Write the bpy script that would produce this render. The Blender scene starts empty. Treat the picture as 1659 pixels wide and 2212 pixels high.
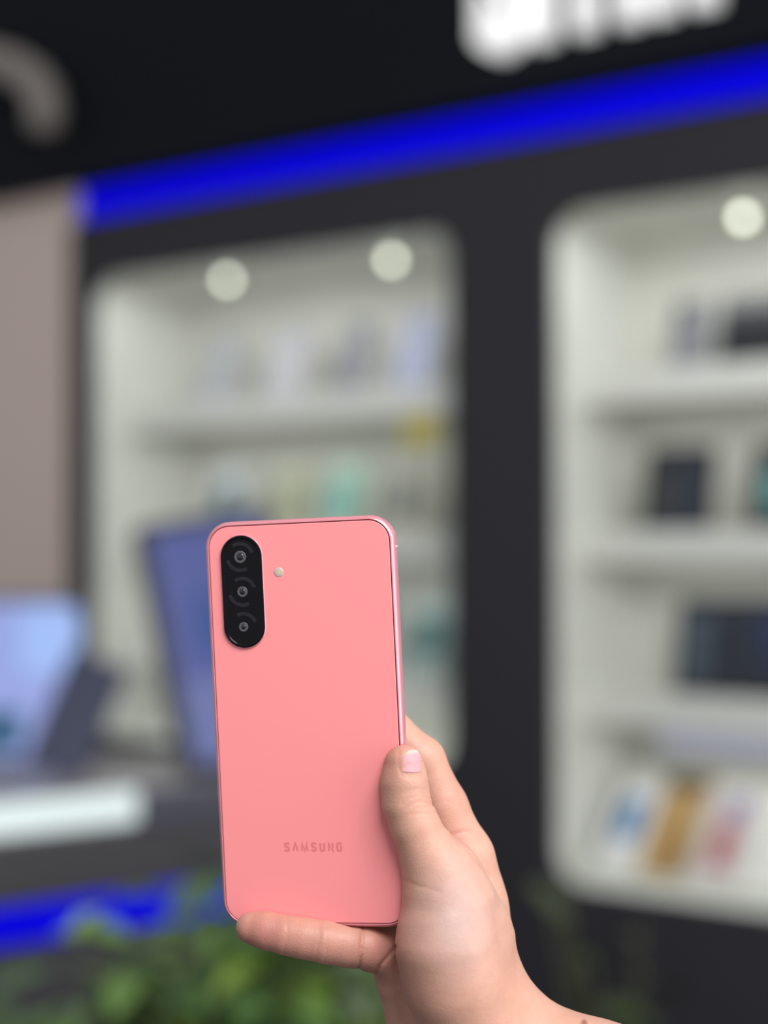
import bpy, bmesh, math, random
import numpy as np
from mathutils import Vector, Matrix

# ------------------------------------------------------------------ camera, world, lights, exposure
SC = bpy.context.scene
COL = SC.collection
IMG_W, IMG_H, FPX = 1659, 2212, 3200.0
PITCH = math.radians(1.5)
EYE = Vector((0.0, 0.0, 1.5))
FOCUS = 0.590
cam_d = bpy.data.cameras.new('camera')
cam_d.sensor_fit = 'VERTICAL'
cam_d.sensor_height = 24.0
cam_d.lens = FPX / IMG_H * 24.0
cam_d.clip_start = 0.02
cam_d.clip_end = 50
cam_d.dof.use_dof = True
cam_d.dof.focus_distance = FOCUS
cam_d.dof.aperture_fstop = (cam_d.lens / 1000.0) / 0.0195
cam = bpy.data.objects.new('camera', cam_d)
COL.objects.link(cam)
cam.location = EYE
cam.rotation_euler = (math.radians(90) + PITCH, 0, 0)
SC.camera = cam

world = bpy.data.worlds.new('daylight')
SC.world = world
world.use_nodes = True
wbg = world.node_tree.nodes['Background']
wbg.inputs['Color'].default_value = (0.97, 0.985, 1.0, 1)
wbg.inputs['Strength'].default_value = 0.45


def area(name, loc, target, sx, sy, power, color=(1, 1, 1)):
    d = bpy.data.lights.new(name, 'AREA')
    d.shape = 'RECTANGLE'
    d.size, d.size_y, d.energy, d.color = sx, sy, power, color
    o = bpy.data.objects.new(name, d)
    COL.objects.link(o)
    o.location = loc
    o.rotation_euler = (Vector(target) - Vector(loc)).to_track_quat('-Z', 'Y').to_euler()
    return o


area('unseen_key_right', (1.35, -0.05, 1.50), (0.0, 0.6, 1.38), 0.9, 2.0, 16, (1.0, 0.97, 0.94))  # unseen soft key at right, added to brighten the frame edge and hand
area('unseen_key_overhead', (0.65, -0.65, 2.9), (0.0, 0.6, 1.38), 1.2, 1.0, 56, (1.0, 0.98, 0.95))  # unseen overhead key, added to brighten the phone's back
SC.view_settings.view_transform = 'Standard'
SC.view_settings.look = 'None'
SC.view_settings.exposure = 0.0
SC.view_settings.gamma = 1.0
SC.view_settings.use_curve_mapping = False

R = random.Random(7)

# ------------------------------------------------------------------ helpers


def lin(c):
    return tuple(((v / 255.0) / 12.92 if v <= 10 else (((v / 255.0) + 0.055) / 1.055) ** 2.4) for v in c)


def mat(name, rgb, rough=0.5, metal=0.0, noise=0.06, nscale=30.0, bump=0.0, coat=0.0, emit=None, estr=0.0, sss=0.0, spec=0.5, linear=False):
    m = bpy.data.materials.new(name)
    m.use_nodes = True
    nt = m.node_tree
    b = nt.nodes['Principled BSDF']
    c = rgb if linear else lin(rgb)
    b.inputs['Roughness'].default_value = rough
    b.inputs['Metallic'].default_value = metal
    b.inputs['Specular IOR Level'].default_value = spec
    b.inputs['Coat Weight'].default_value = coat
    b.inputs['Coat Roughness'].default_value = 0.08
    if emit:
        b.inputs['Emission Color'].default_value = (*emit, 1)
        b.inputs['Emission Strength'].default_value = estr
    tc = nt.nodes.new('ShaderNodeTexCoord')
    n = nt.nodes.new('ShaderNodeTexNoise')
    n.inputs['Scale'].default_value = nscale
    n.inputs['Detail'].default_value = 3
    nt.links.new(tc.outputs['Object'], n.inputs['Vector'])
    mr = nt.nodes.new('ShaderNodeMapRange')
    mr.inputs['To Min'].default_value = 1 - noise
    mr.inputs['To Max'].default_value = 1 + noise
    nt.links.new(n.outputs['Fac'], mr.inputs['Value'])
    mul = nt.nodes.new('ShaderNodeVectorMath')
    mul.operation = 'SCALE'
    mul.inputs[0].default_value = c
    nt.links.new(mr.outputs['Result'], mul.inputs['Scale'])
    nt.links.new(mul.outputs['Vector'], b.inputs['Base Color'])
    if bump:
        bp = nt.nodes.new('ShaderNodeBump')
        bp.inputs['Strength'].default_value = bump
        bp.inputs['Distance'].default_value = 0.001
        nt.links.new(n.outputs['Fac'], bp.inputs['Height'])
        nt.links.new(bp.outputs['Normal'], b.inputs['Normal'])
    return m


def link(name, me, m=None, parent=None, M=None, smooth=False):
    o = bpy.data.objects.new(name, me)
    COL.objects.link(o)
    if m is not None and not me.materials:
        me.materials.append(m)
    if parent is not None:
        o.parent = parent
    if M is not None:
        o.matrix_local = M
    if smooth:
        for p in me.polygons:
            p.use_smooth = True
    return o


def obj(name, bm, m=None, parent=None, M=None, smooth=False):
    me = bpy.data.meshes.new(name)
    bmesh.ops.recalc_face_normals(bm, faces=bm.faces[:])
    bm.to_mesh(me)
    bm.free()
    return link(name, me, m, parent, M, smooth)


def empty(name, M, parent=None):
    o = bpy.data.objects.new(name, None)
    COL.objects.link(o)
    o.empty_display_size = 0.05
    if parent is not None:
        o.parent = parent
    o.matrix_local = M
    return o


def tag(o, label=None, cat=None, group=None, kind=None):
    if label:
        o['label'] = label
    if cat:
        o['category'] = cat
    if group:
        o['group'] = group
    if kind:
        o['kind'] = kind
    return o


def add_box(bm, x0, x1, y0, y1, z0, z1, bev=0.0):
    r = bmesh.ops.create_cube(bm, size=1.0)
    vs = r['verts']
    for v in vs:
        v.co = Vector(((x0 + x1) / 2 + v.co.x * (x1 - x0), (y0 + y1) / 2 + v.co.y * (y1 - y0), (z0 + z1) / 2 + v.co.z * (z1 - z0)))
    if bev:
        es = list({e for v in vs for e in v.link_edges})
        bmesh.ops.bevel(bm, geom=es, offset=bev, segments=2, affect='EDGES', profile=0.6)


def box(*a, bev=0.0):
    bm = bmesh.new()
    add_box(bm, *a, bev=bev)
    return bm


def rrect(w, h, r, n=8, cx=0.0, cy=0.0):
    r = max(1e-5, min(r, w / 2 - 1e-6, h / 2 - 1e-6))
    pts = []
    for k, (sx, sy) in enumerate(((1, 1), (-1, 1), (-1, -1), (1, -1))):
        for i in range(n + 1):
            a = math.pi / 2 * (k + i / n)
            pts.append((cx + sx * (w / 2 - r) + r * math.cos(a), cy + sy * (h / 2 - r) + r * math.sin(a)))
    return pts


def loft(bm, loops, cap0=False, cap1=False, closed=False):
    rings = [[bm.verts.new(p) for p in lp] for lp in loops]
    n = len(rings[0])
    seq = list(zip(rings, rings[1:])) + ([(rings[-1], rings[0])] if closed else [])
    for a, b in seq:
        for i in range(n):
            j = (i + 1) % n
            bm.faces.new((a[i], a[j], b[j], b[i]))
    if cap0:
        bm.faces.new(rings[0][::-1])
    if cap1:
        bm.faces.new(rings[-1])
    return rings


def rr_loft(w, h, r, prof, cap0=False, cap1=False, n=10, cx=0, cy=0, closed=False):
    """rounded rectangle loops in the xy plane: prof = [(inset, z)]"""
    bm = bmesh.new()
    loft(bm, [[(x, y, z) for x, y in rrect(w - 2 * i, h - 2 * i, max(r - i, 0.0002), n, cx, cy)] for i, z in prof], cap0, cap1, closed)
    return bm


def disc_loft(prof, n=32, cx=0, cy=0, cap0=False, cap1=True):
    bm = bmesh.new()
    loft(bm, [[(cx + r * math.cos(2 * math.pi * k / n), cy + r * math.sin(2 * math.pi * k / n), z) for k in range(n)] for r, z in prof], cap0, cap1)
    return bm


def tube(path, rad, n=12, caps=True):
    bm = bmesh.new()
    P = [Vector(p) for p in path]
    rings = []
    for i, p in enumerate(P):
        t = (P[min(i + 1, len(P) - 1)] - P[max(i - 1, 0)]).normalized()
        ref = Vector((0, 1, 0)) if abs(t.y) < 0.9 else Vector((1, 0, 0))
        a = t.cross(ref).normalized()
        b = t.cross(a).normalized()
        rr = rad[i] if isinstance(rad, (list, tuple)) else rad
        rings.append([p + (a * math.cos(2 * math.pi * k / n) + b * math.sin(2 * math.pi * k / n)) * rr for k in range(n)])
    loft(bm, rings, caps, caps)
    return bm


def sheet_with_holes(outer, holes, y0, y1):
    """solid sheet in the xz plane with rounded holes, between y0 (front) and y1"""
    cu = bpy.data.curves.new('sheet', 'CURVE')
    cu.dimensions = '2D'
    cu.fill_mode = 'BOTH'
    cu.extrude = abs(y1 - y0) / 2
    for pts in [outer] + holes:
        s = cu.splines.new('POLY')
        s.points.add(len(pts) - 1)
        for p, q in zip(s.points, pts):
            p.co = (q[0], q[1], 0, 1)
        s.use_cyclic_u = True
    t = bpy.data.objects.new('sheet', cu)
    COL.objects.link(t)
    bpy.context.view_layer.update()
    me = bpy.data.meshes.new_from_object(t.evaluated_get(bpy.context.evaluated_depsgraph_get()))
    bpy.data.objects.remove(t)
    me.transform(Matrix.Translation((0, (y0 + y1) / 2, 0)) @ Matrix.Rotation(math.radians(90), 4, 'X'))
    me.materials.clear()
    return me


def text_mesh(s, x0, x1, y0, y1, depth, offset=0.0):
    """text as solid geometry fitted into the given box of the xy plane, z from 0 to depth"""
    cu = bpy.data.curves.new('txt', 'FONT')
    cu.body = s
    cu.extrude = 0.05
    cu.offset = offset
    cu.resolution_u = 6
    t = bpy.data.objects.new('txt', cu)
    COL.objects.link(t)
    bpy.context.view_layer.update()
    me = bpy.data.meshes.new_from_object(t.evaluated_get(bpy.context.evaluated_depsgraph_get()))
    bpy.data.objects.remove(t)
    co = np.empty(len(me.vertices) * 3)
    me.vertices.foreach_get('co', co)
    co = co.reshape(-1, 3)
    lo, hi = co.min(0), co.max(0)
    co = (co - lo) / np.maximum(hi - lo, 1e-9)
    co = co * np.array([x1 - x0, y1 - y0, depth]) + np.array([x0, y0, 0])
    me.vertices.foreach_set('co', co.ravel())
    me.update()
    me.materials.clear()
    return me


def T(x, y, z):
    return Matrix.Translation((x, y, z))


def RX(d):
    return Matrix.Rotation(math.radians(d), 4, 'X')


def RY(d):
    return Matrix.Rotation(math.radians(d), 4, 'Y')


def RZ(d):
    return Matrix.Rotation(math.radians(d), 4, 'Z')


I4 = Matrix.Identity(4)
CAM_R = Matrix.Rotation(math.radians(90) + PITCH, 4, 'X')


def ray(px, py):
    """direction (depth 1) through a pixel of the photograph, used to survey positions"""
    return CAM_R.to_3x3() @ Vector(((px - IMG_W / 2) / FPX, -(py - IMG_H / 2) / FPX, -1.0))


# the shop front: local x runs along it, local y into the wall, z up
FA = 34.6
FACADE = T(0.266, 3.4, 0) @ RZ(-FA)
FINV = FACADE.inverted()


def on_front(px, py, depth):
    """point of the shop front's local frame seen at a pixel, DEPTH metres behind the front surface"""
    o = FINV @ EYE
    d = FINV.to_3x3() @ ray(px, py)
    return o + d * ((depth - o.y) / d.y)


# ------------------------------------------------------------------ materials
M_char = mat('charcoal_panel', (57, 56, 62), 0.6, noise=0.03, nscale=8, spec=0.15)
M_fascia = mat('black_fascia', (25, 28, 35), 0.7, noise=0.05, nscale=5, spec=0.08)
M_beige = mat('beige_wall', (224, 205, 197), 0.8, noise=0.03, nscale=14)
M_white = mat('white_laminate', (226, 226, 218), 0.45, noise=0.02, nscale=6)
M_white2 = mat('white_shelf', (232, 234, 228), 0.4, noise=0.02, nscale=9)
M_floor = mat('grey_floor_tile', (96, 94, 92), 0.35, noise=0.08, nscale=4)
M_blue_led = mat('blue_led', (1, 1, 6), 0.5, noise=0.0, emit=(0.004, 0.003, 1.0), estr=0.72, spec=0.0)
M_white_led = mat('white_led', (215, 225, 225), 0.5, noise=0.0, emit=(0.84, 1.0, 0.99), estr=0.50)
M_letter = mat('lit_letter', (245, 245, 245), 0.5, noise=0.0, emit=(1, 1, 1), estr=0.55)
M_alu = mat('dark_aluminium', (60, 60, 66), 0.4, 0.6, noise=0.03)
M_pipe = mat('grey_painted_pipe', (150, 142, 136), 0.5, noise=0.05)
M_lamp = mat('lamp_white', (215, 218, 210), 0.4, noise=0.02)
M_lens = mat('lamp_lens', (240, 245, 225), 0.3, noise=0.0, emit=(0.93, 1.0, 0.82), estr=5.0)
M_counter = mat('counter_grey', (82, 81, 86), 0.5, noise=0.04, nscale=6)
M_ctop = mat('counter_top_grey', (168, 164, 168), 0.35, noise=0.03, nscale=10)
M_black = mat('gloss_black', (18, 18, 22), 0.18, noise=0.02)
M_navy = mat('navy_shell', (58, 64, 92), 0.4, noise=0.04)
M_dkedge = mat('dark_bezel', (44, 46, 58), 0.4, noise=0.03)

# ------------------------------------------------------------------ the setting
fr = obj('floor', box(-7, 7, -5, 8, -0.05, 0.0), M_floor)
tag(fr, kind='structure')

W1 = (-1.335, -0.135, 0.985, 2.268)     # u0, u1, z0, z1 of the two openings
W2 = (0.128, 1.33, 0.752, 2.268)


def hole(w):
    return rrect(w[1] - w[0], w[3] - w[2], 0.075, 8, (w[0] + w[1]) / 2, (w[2] + w[3]) / 2)


wall = link('wall_back', sheet_with_holes([(-1.41, 0.0), (1.7, 0.0), (1.7, 2.43), (-1.41, 2.43)], [hole(W1), hole(W2)], 0.0, 0.035), M_char, None, FACADE)
tag(wall, kind='structure')
fas = obj('trim_1', box(-3.2, 1.7, -0.03, 0.12, 2.535, 3.5, bev=0.004), M_fascia, None, FACADE)
tag(fas, kind='structure')
wl = obj('wall_left', box(-3.2, -1.412, 0.02, 0.12, 0.0, 2.535), M_beige, None, FACADE)
tag(wl, kind='structure')
base = obj('baseboard_back', box(-1.41, 1.7, -0.012, 0.0, 0.0, 0.62, bev=0.003), M_char, None, FACADE)
tag(base, kind='structure')

# blue light channel between the panel and the fascia
led = empty('led_strip', FACADE)
tag(led, 'long blue glowing light strip running under the black shop fascia', 'light strip')
bm = bmesh.new()
add_box(bm, -1.385, 1.7, 0.03, 0.05, 2.432, 2.533)
add_box(bm, -1.385, 1.7, -0.004, 0.03, 2.432, 2.437)
obj('channel', bm, M_alu, led)
obj('diffuser', box(-1.372, 1.7, 0.004, 0.028, 2.440, 2.520, bev=0.003), M_blue_led, led)

# sign letters
sg = empty('shop_sign', FACADE @ T(0, -0.03, 0) @ RX(90))
tag(sg, 'white lit raised letters of the shop sign on the black fascia', 'sign')
for ch, a, b, h, off in (('S', -0.028, 0.112, 0.36, 0.06), ('m', 0.120, 0.378, 0.29, 0.02), ('i', 0.402, 0.458, 0.38, 0.03), ('l', 0.496, 0.552, 0.40, 0.03)):
    link('letter', text_mesh(ch, a, b, 2.635 - (0.010 if ch == 'S' else 0), 2.635 + h, 0.04, off), M_letter, sg)

# grey curved pipe bracket far left
pts = []
for pxy in ((-150, 112), (-60, 122), (-10, 134), (35, 148), (68, 168), (90, 196), (98, 226), (97, 252), (94, 272), (92, 286)):
    q = on_front(pxy[0], pxy[1], -0.12)
    pts.append((q.x, 0, q.z))
pb = empty('pipe_bracket', FACADE @ T(0, -0.12, 0))
tag(pb, 'thick grey curved pipe bracket bending down on the dark fascia above the beige wall', 'bracket')
obj('pipe', tube(pts, [0.047] * (len(pts) - 2) + [0.044, 0.03], 16), M_pipe, pb, None, True)
obj('mounting_arm', box(pts[1][0] - 0.03, pts[1][0] + 0.03, 0.0, 0.09, pts[1][2] - 0.03, pts[1][2] + 0.03, bev=0.006), M_pipe, pb)

# ------------------------------------------------------------------ display cabinets set into the front
DEPTH = 0.42


def cabinet(w, label, shelves):
    u0, u1, z0, z1 = w
    t = empty('display_cabinet', FACADE @ T((u0 + u1) / 2, 0.035, z0))
    tag(t, label, 'cabinet', 'white display cabinets in the dark shop front')
    hw, h, e = (u1 - u0) / 2, z1 - z0, 0.018
    d0, d1 = 0.001, DEPTH - 0.035
    obj('back_panel', box(-hw - e, hw + e, d1, d1 + e, -e, h + e), M_white, t)
    for s in (-1, 1):
        obj('side_panel', box(min(s * hw, s * (hw + e)), max(s * hw, s * (hw + e)), d0, d1, -e, h + e), M_white2, t)
    obj('top_panel', box(-hw, hw, d0, d1, h, h + e), M_white, t)
    obj('bottom_panel', box(-hw, hw, d0, d1, -e, 0), M_white2, t)
    for z in shelves:
        sh = obj('shelf', box(-hw, hw, 0.135, d1, z - z0 - 0.02, z - z0, bev=0.002), M_white2, t)
        obj('front_lip', box(-hw, hw, 0.128, 0.135, z - z0 - 0.068, z - z0 + 0.008, bev=0.002), M_white2, sh)
    return t


cabinet(W1, 'white recessed display cabinet left of the dark pillar, behind the pink phone', (1.908, 1.54, 1.17))
cabinet(W2, 'white recessed display cabinet right of the dark pillar', (1.908, 1.54, 1.17))
for w, p in ((W1, 1.5), (W2, 2.0)):
    a = FACADE @ Vector(((w[0] + w[1]) / 2, 0.05, w[3] - 0.02))
    b = FACADE @ Vector(((w[0] + w[1]) / 2, 0.30, w[2] + 0.2))
    area('cabinet_light', a, b, 1.0, 0.03, p, (0.98, 1.0, 0.98))
    for zz in (1.83, 1.46, 1.09):
        a = FACADE @ Vector(((w[0] + w[1]) / 2, 0.22, zz))
        b = FACADE @ Vector(((w[0] + w[1]) / 2, 0.30, zz - 0.4))
        area('shelf_fill', a, b, 1.0, 0.02, 0.45, (0.98, 1.0, 0.98))  # unseen fill strip below each shelf, added to lighten the cabinet

spot_names = ['small round white spotlight at the top of the left cabinet, above the grey phones',
              'small round spotlight in the top right corner of the left cabinet',
              'small round spotlight at the top of the right cabinet']
for (px, py), lb, s in zip(((490, 605), (845, 562), (1605, 470)), spot_names, (0.72, 0.9, 1.0)):
    q = on_front(px, py, 0.2)
    t = empty('spotlight', FACADE @ T(q.x, 0.2, q.z))
    tag(t, lb, 'lamp', 'round spotlights in the display cabinets')
    toc = (FINV @ EYE - Vector((q.x, 0.2, q.z))).normalized()
    aim = Vector((toc.x * 0.5, -1, -0.5)).normalized().to_track_quat('Z', 'Y').to_matrix().to_4x4()
    obj('lamp_body', disc_loft([(0.013, -0.032), (0.016, -0.028), (0.017, 0.0), (0.0135, 0.0), (0.0132, -0.002)], 24, cap0=True, cap1=False), M_lamp, t, aim, True)
    obj('lens', disc_loft([(0.0130, -0.004), (0.0128, -0.0015), (0.011, 0.0)], 24, cap0=True), M_lens, t, aim, True)
    obj('stem', tube([(0, 0.012, 0.0), (0, 0.02, 0.03), (0, 0.02, 2.268 - q.z)], 0.005, 8), M_lamp, t)

# goods --------------------------------------------------------------


def lean_frame(u, depth, z, lean, yaw=0.0):
    """frame with x along the front, y up along the thing, z out of its face"""
    return FACADE @ T(u, depth, z) @ RZ(yaw) @ RX(90 - lean)


def phone_box(u, depth, z, w, h, th, lean, colour, printc, pr, label, cat='box', group=None, extra=None, name='phone_box'):
    t = empty(name, lean_frame(u, depth, z, lean))
    tag(t, label, cat, group)
    obj('box_body', rr_loft(w, h, 0.004, [(0.001, -th), (0, -th + 0.001), (0, -0.001), (0.001, 0)], True, True, 3, 0, h / 2), colour, t)
    if printc is not None:
        x0, x1, y0, y1 = pr
        obj('picture', rr_loft(x1 - x0, y1 - y0, 0.008, [(0, 0.0), (0, 0.0008)], True, True, 4, (x0 + x1) / 2, (y0 + y1) / 2), printc, t)
    if extra is not None:
        c, (x0, x1, y0, y1) = extra
        obj('end_panel', rr_loft(x1 - x0, y1 - y0, 0.003, [(0, 0.0), (0, 0.001)], True, True, 3, (x0 + x1) / 2, (y0 + y1) / 2), c, t)
    return t


def show_phone(u, depth, z, w, h, lean, shell, label, group, cam_col=M_black):
    t = empty('display_phone', lean_frame(u, depth, z, lean))
    tag(t, label, 'phone', group)
    obj('body', rr_loft(w, h, 0.011, [(0.0012, -0.008), (0, -0.007), (0, -0.001), (0.0012, 0)], True, True, 6, 0, h / 2), shell, t)
    obj('camera_bump', rr_loft(0.02, 0.045, 0.009, [(0, 0), (0, 0.0015), (0.001, 0.002)], True, True, 5, -w / 2 + 0.018, h - 0.034), cam_col, t)
    pr = obj('stand', box(-0.02, 0.02, 0.006, 0.03, -0.030, -0.0085, bev=0.002), M_lamp, t)
    return t


def show_tablet(u, depth, z, w, h, lean, shell, screen, label, yaw=0.0, margin=0.012, r=0.012, M=None, cat='tablet', group=None, patches=()):
    t = empty('display_tablet', M if M is not None else lean_frame(u, depth, z, lean, yaw))
    tag(t, label, cat, group)
    obj('body', rr_loft(w, h, r, [(0.0015, -0.012), (0, -0.010), (0, -0.0015), (0.0015, 0)], True, True, 6, 0, h / 2), shell, t)
    s = obj('screen', rr_loft(w - 2 * margin, h - 2 * margin, max(r - margin * 0.6, 0.003), [(0, -0.0005), (0, 0.0006)], True, True, 6, 0, h / 2), screen, t)
    for c, (x0, x1, y0, y1) in patches:
        obj('picture', rr_loft(x1 - x0, y1 - y0, 0.01, [(0, 0.0006), (0, 0.0010)], True, True, 5, (x0 + x1) / 2, (y0 + y1) / 2), c, s)
    obj('stand', box(-w * 0.2, w * 0.2, 0.004, h * 0.35, -0.05, -0.0125, bev=0.003), M_dkedge, t)
    return t


def col(c, rough=0.4, **k):
    return mat('c_%d_%d_%d' % c, c, rough, noise=0.03, **k)


def lit(c, s=0.6):
    l = lin(c)
    return mat('screen_%d_%d_%d' % c, (20, 20, 24), 0.25, noise=0.0, emit=l, estr=s)


# right cabinet, upper three shelves
q = on_front(1480, 760, 0.25)
show_phone(q.x + 0.005, 0.245, 1.911, 0.09, 0.178, 14, col((122, 124, 132)), 'grey phone propped beside the black tablet on the top shelf of the right cabinet', None)
q = on_front(1600, 760, 0.25)
show_tablet(q.x + 0.055, 0.265, 1.911, 0.24, 0.186, 12, M_black, col((26, 30, 36), 0.2), 'black tablet on the top shelf of the right cabinet under the spotlight')
q = on_front(1457, 1110, 0.25)
show_tablet(q.x, 0.25, 1.543, 0.172, 0.205, 12, M_black, col((44, 48, 56), 0.2), 'black square tablet alone on the second shelf of the right cabinet', patches=((col((50, 58, 74), 0.3), (0.005, 0.06, 0.04, 0.14)), (col((66, 70, 72), 0.3), (-0.06, -0.02, 0.04, 0.14))))
q = on_front(1700, 1110, 0.25)
show_tablet(q.x, 0.25, 1.543, 0.172, 0.205, 12, M_black, col((30, 36, 40), 0.2), 'dark tablet with a teal picture on the second shelf of the right cabinet', patches=((col((96, 160, 160), 0.3), (-0.06, 0.06, 0.05, 0.145)),))
q = on_front(1560, 1470, 0.25)
show_tablet(q.x + 0.04, 0.25, 1.173, 0.32, 0.222, 12, M_black, col((38, 44, 54), 0.2), 'wide dark tablet on the third shelf of the right cabinet above the tan box', patches=((col((70, 84, 96), 0.3), (-0.145, -0.08, 0.03, 0.185)), (col((40, 48, 82), 0.3), (0.03, 0.13, 0.08, 0.185))))
# the boxes at the bottom of the right cabinet lean on a sloping board
bd = empty('display_board', lean_frame(0.73, 0.13, W2[2] + 0.004, 45))
tag(bd, 'white sloping display board at the bottom of the right cabinet under the boxes', 'display board')
obj('board', box(-0.58, 0.58, 0.002, 0.31, -0.012, -0.0015, bev=0.001), M_white2, bd)
obj('ledge', box(-0.58, 0.58, 0.002, 0.008, -0.0015, 0.025, bev=0.001), M_white2, bd)
TH = 0.016


def on_board(px, py):
    o = FINV @ EYE
    d = FINV.to_3x3() @ ray(px, py)
    dep = 0.15
    for _ in range(8):
        p = o + d * ((dep - o.y) / d.y)
        dep = 0.13 + (p.z - W2[2]) * math.tan(math.radians(45)) - TH / math.cos(math.radians(45))
    return p


BZ = 0.01
bxs = (
    (1309, 0.104, 0.25, col((236, 238, 236)), col((58, 130, 190)), (-0.030, 0.026, 0.085, 0.205), None,
     'white phone box with a bright blue picture, leaning left of the tan box'),
    (1408, 0.110, 0.285, col((184, 148, 90)), col((132, 96, 58)), (0.02, 0.05, 0.012, 0.09), (col((104, 92, 74)), (-0.054, 0.054, 0.235, 0.282)),
     'tan phone box with a dark brown top end, leaning in the right cabinet'),
    (1533, 0.108, 0.25, col((214, 206, 206)), col((178, 96, 100)), (-0.03, 0.02, 0.04, 0.17), (col((130, 122, 170)), (-0.02, 0.03, 0.178, 0.23)),
     'pale phone box with a red picture and purple patch, leaning right of the tan box'),
)
for px, w, h, c, pc, pr, ex, lb in bxs:
    q = on_board(px, 1885)
    F0 = lean_frame(q.x + 0.015, 0.13, W2[2] + 0.004, 45) @ T(0, 0.0085, TH + 0.0005)
    t = phone_box(0, 0, 0, w, h, TH, 23, c, pc, pr, lb, 'box', 'phone boxes leaning at the bottom of the right cabinet', ex)
    t.matrix_local = F0
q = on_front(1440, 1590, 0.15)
cd = obj('glow_card', box(-0.16, 0.16, -0.002, 0.0, -0.045, 0.0, bev=0.0005), col((200, 204, 226)), None, FACADE @ T(q.x + 0.14, 0.1605, 1.098))  # purple glow below the shelf, painted as a lavender card
tag(cd, 'long pale lavender card added as the purple glow under the third shelf of the right cabinet', 'card')

# left cabinet
G1 = 'grey phones on the top shelf of the left cabinet'
for px, w, c, lb in ((455, 0.125, (176, 180, 188), 'broad pale grey phone, first from the left on the top shelf of the left cabinet'),
                     (600, 0.14, (186, 186, 194), 'broad silver phone under the first spotlight, second on the top shelf of the left cabinet'),
                     (745, 0.10, (128, 130, 142), 'darker slate grey phone, third on the top shelf of the left cabinet'),
                     (880, 0.115, (172, 178, 208), 'pale lavender phone, last on the top shelf of the left cabinet')):
    q = on_front(px, 830, 0.24)
    show_phone(q.x, 0.245, 1.911, w, 0.22, 17, col(c), lb, G1, M_lamp)
G2 = 'phone boxes on the second shelf of the left cabinet'
for px, c, pc, pr, lb in ((465, (208, 216, 218), (70, 112, 124), (-0.03, 0.035, 0.05, 0.15), 'white phone box with a dark teal picture on the second shelf of the left cabinet'),
                          (600, (196, 200, 176), (172, 176, 150), (-0.03, 0.03, 0.04, 0.15), 'pale olive phone box, second on the second shelf of the left cabinet'),
                          (720, (186, 214, 196), (132, 196, 186), (-0.035, 0.04, 0.03, 0.16), 'mint green phone box just above the pink phone'),
                          (855, (186, 184, 170), (110, 122, 124), (-0.03, 0.03, 0.04, 0.15), 'grey phone box with a dark picture, last on the second shelf of the left cabinet')):
    q = on_front(px, 1120, 0.24)
    phone_box(q.x, 0.245, 1.543, 0.12, 0.205, 0.03, 17, col(c), col(pc), pr, lb, 'box', G2)
q = on_front(905, 925, 0.16)
tg = obj('price_tag', box(-0.05, 0.05, -0.002, 0.0, -0.04, 0.028, bev=0.0005), col((206, 190, 60)), None, FACADE @ T(q.x + 0.005, 0.1605, q.z))
tag(tg, 'yellow price tag on the first shelf edge of the left cabinet', 'price tag')
q = on_front(905, 1490, 0.24)
phone_box(q.x, 0.245, 1.173, 0.12, 0.21, 0.03, 17, col((176, 196, 192)), col((84, 128, 128)), (-0.045, 0.045, 0.06, 0.16), 'teal picture phone box on the third shelf of the left cabinet beside the pillar', 'box')
q = on_front(760, 1490, 0.24)
phone_box(q.x, 0.245, 1.173, 0.12, 0.20, 0.03, 17, col((70, 84, 96)), col((120, 140, 150)), (-0.045, 0.045, 0.06, 0.16), 'dark blue grey phone box on the third shelf, mostly behind the pink phone', 'box')

# ------------------------------------------------------------------ counter on the left
CF = T(-0.462, 2.9, 0) @ RZ(34.4)
ct = empty('display_counter', CF)
tag(ct, 'dark grey display counter with a glowing white front edge, left of the pink phone', 'counter')
obj('body', box(-1.3, 0.30, 0.012, 0.42, 0.0, 0.962, bev=0.004), M_counter, ct)
obj('front_panel', box(-1.3, 0.302, 0.0, 0.0115, 0.845, 0.962, bev=0.002), M_counter, ct)
obj('counter_top', box(-1.31, 0.31, 0.016, 0.43, 0.9625, 1.038, bev=0.004), M_ctop, ct)
obj('light_edge', box(-1.31, -0.02, -0.006, 0.0155, 0.976, 1.034, bev=0.006), M_white_led, ct)
obj('edge_cap', box(-0.019, 0.31, -0.004, 0.0155, 0.965, 1.034, bev=0.004), mat('edge_cap', (92, 94, 110), 0.4), ct)
obj('led_strip', box(-1.3, 0.30, -0.004, 0.0115, 0.775, 0.842, bev=0.003), M_blue_led, ct)

blue_scr = mat('lilac_screen', (16, 18, 26), 0.25, noise=0.0, emit=lin((152, 166, 228)), estr=0.95)
# light blue screen at the left edge
def on_counter(px, py, z=1.0385):
    d = ray(px, py)
    return EYE + d * ((z - EYE.z) / d.z)


p = on_counter(60, 1655)
show_tablet(0, 0, 0, 0.40, 0.37, 0, M_dkedge, blue_scr, 'big light blue tablet screen with rounded corners at the left end of the counter',
            M=T(p.x - 0.085, p.y, 1.0388) @ RZ(8) @ RX(90 - 14), margin=0.014, r=0.045,
            patches=((lit((40, 92, 128), 0.9), (-0.05, 0.07, 0.03, 0.12)), (lit((160, 190, 250), 0.95), (0.06, 0.18, 0.20, 0.345))))
p = on_counter(118, 1655)
t = empty('dummy_phone', T(p.x + 0.034, p.y - 0.17, 1.0388 + 0.015) @ RZ(6) @ RX(90 - 22) @ RZ(-20))
tag(t, 'dark navy phone leaning on the counter in front of the light blue screen', 'phone')
obj('body', rr_loft(0.126, 0.245, 0.010, [(0.0012, -0.009), (0, -0.008), (0, -0.001), (0.0012, 0)], True, True, 6, 0, 0.1235 + 0.006), M_navy, t)
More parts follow.
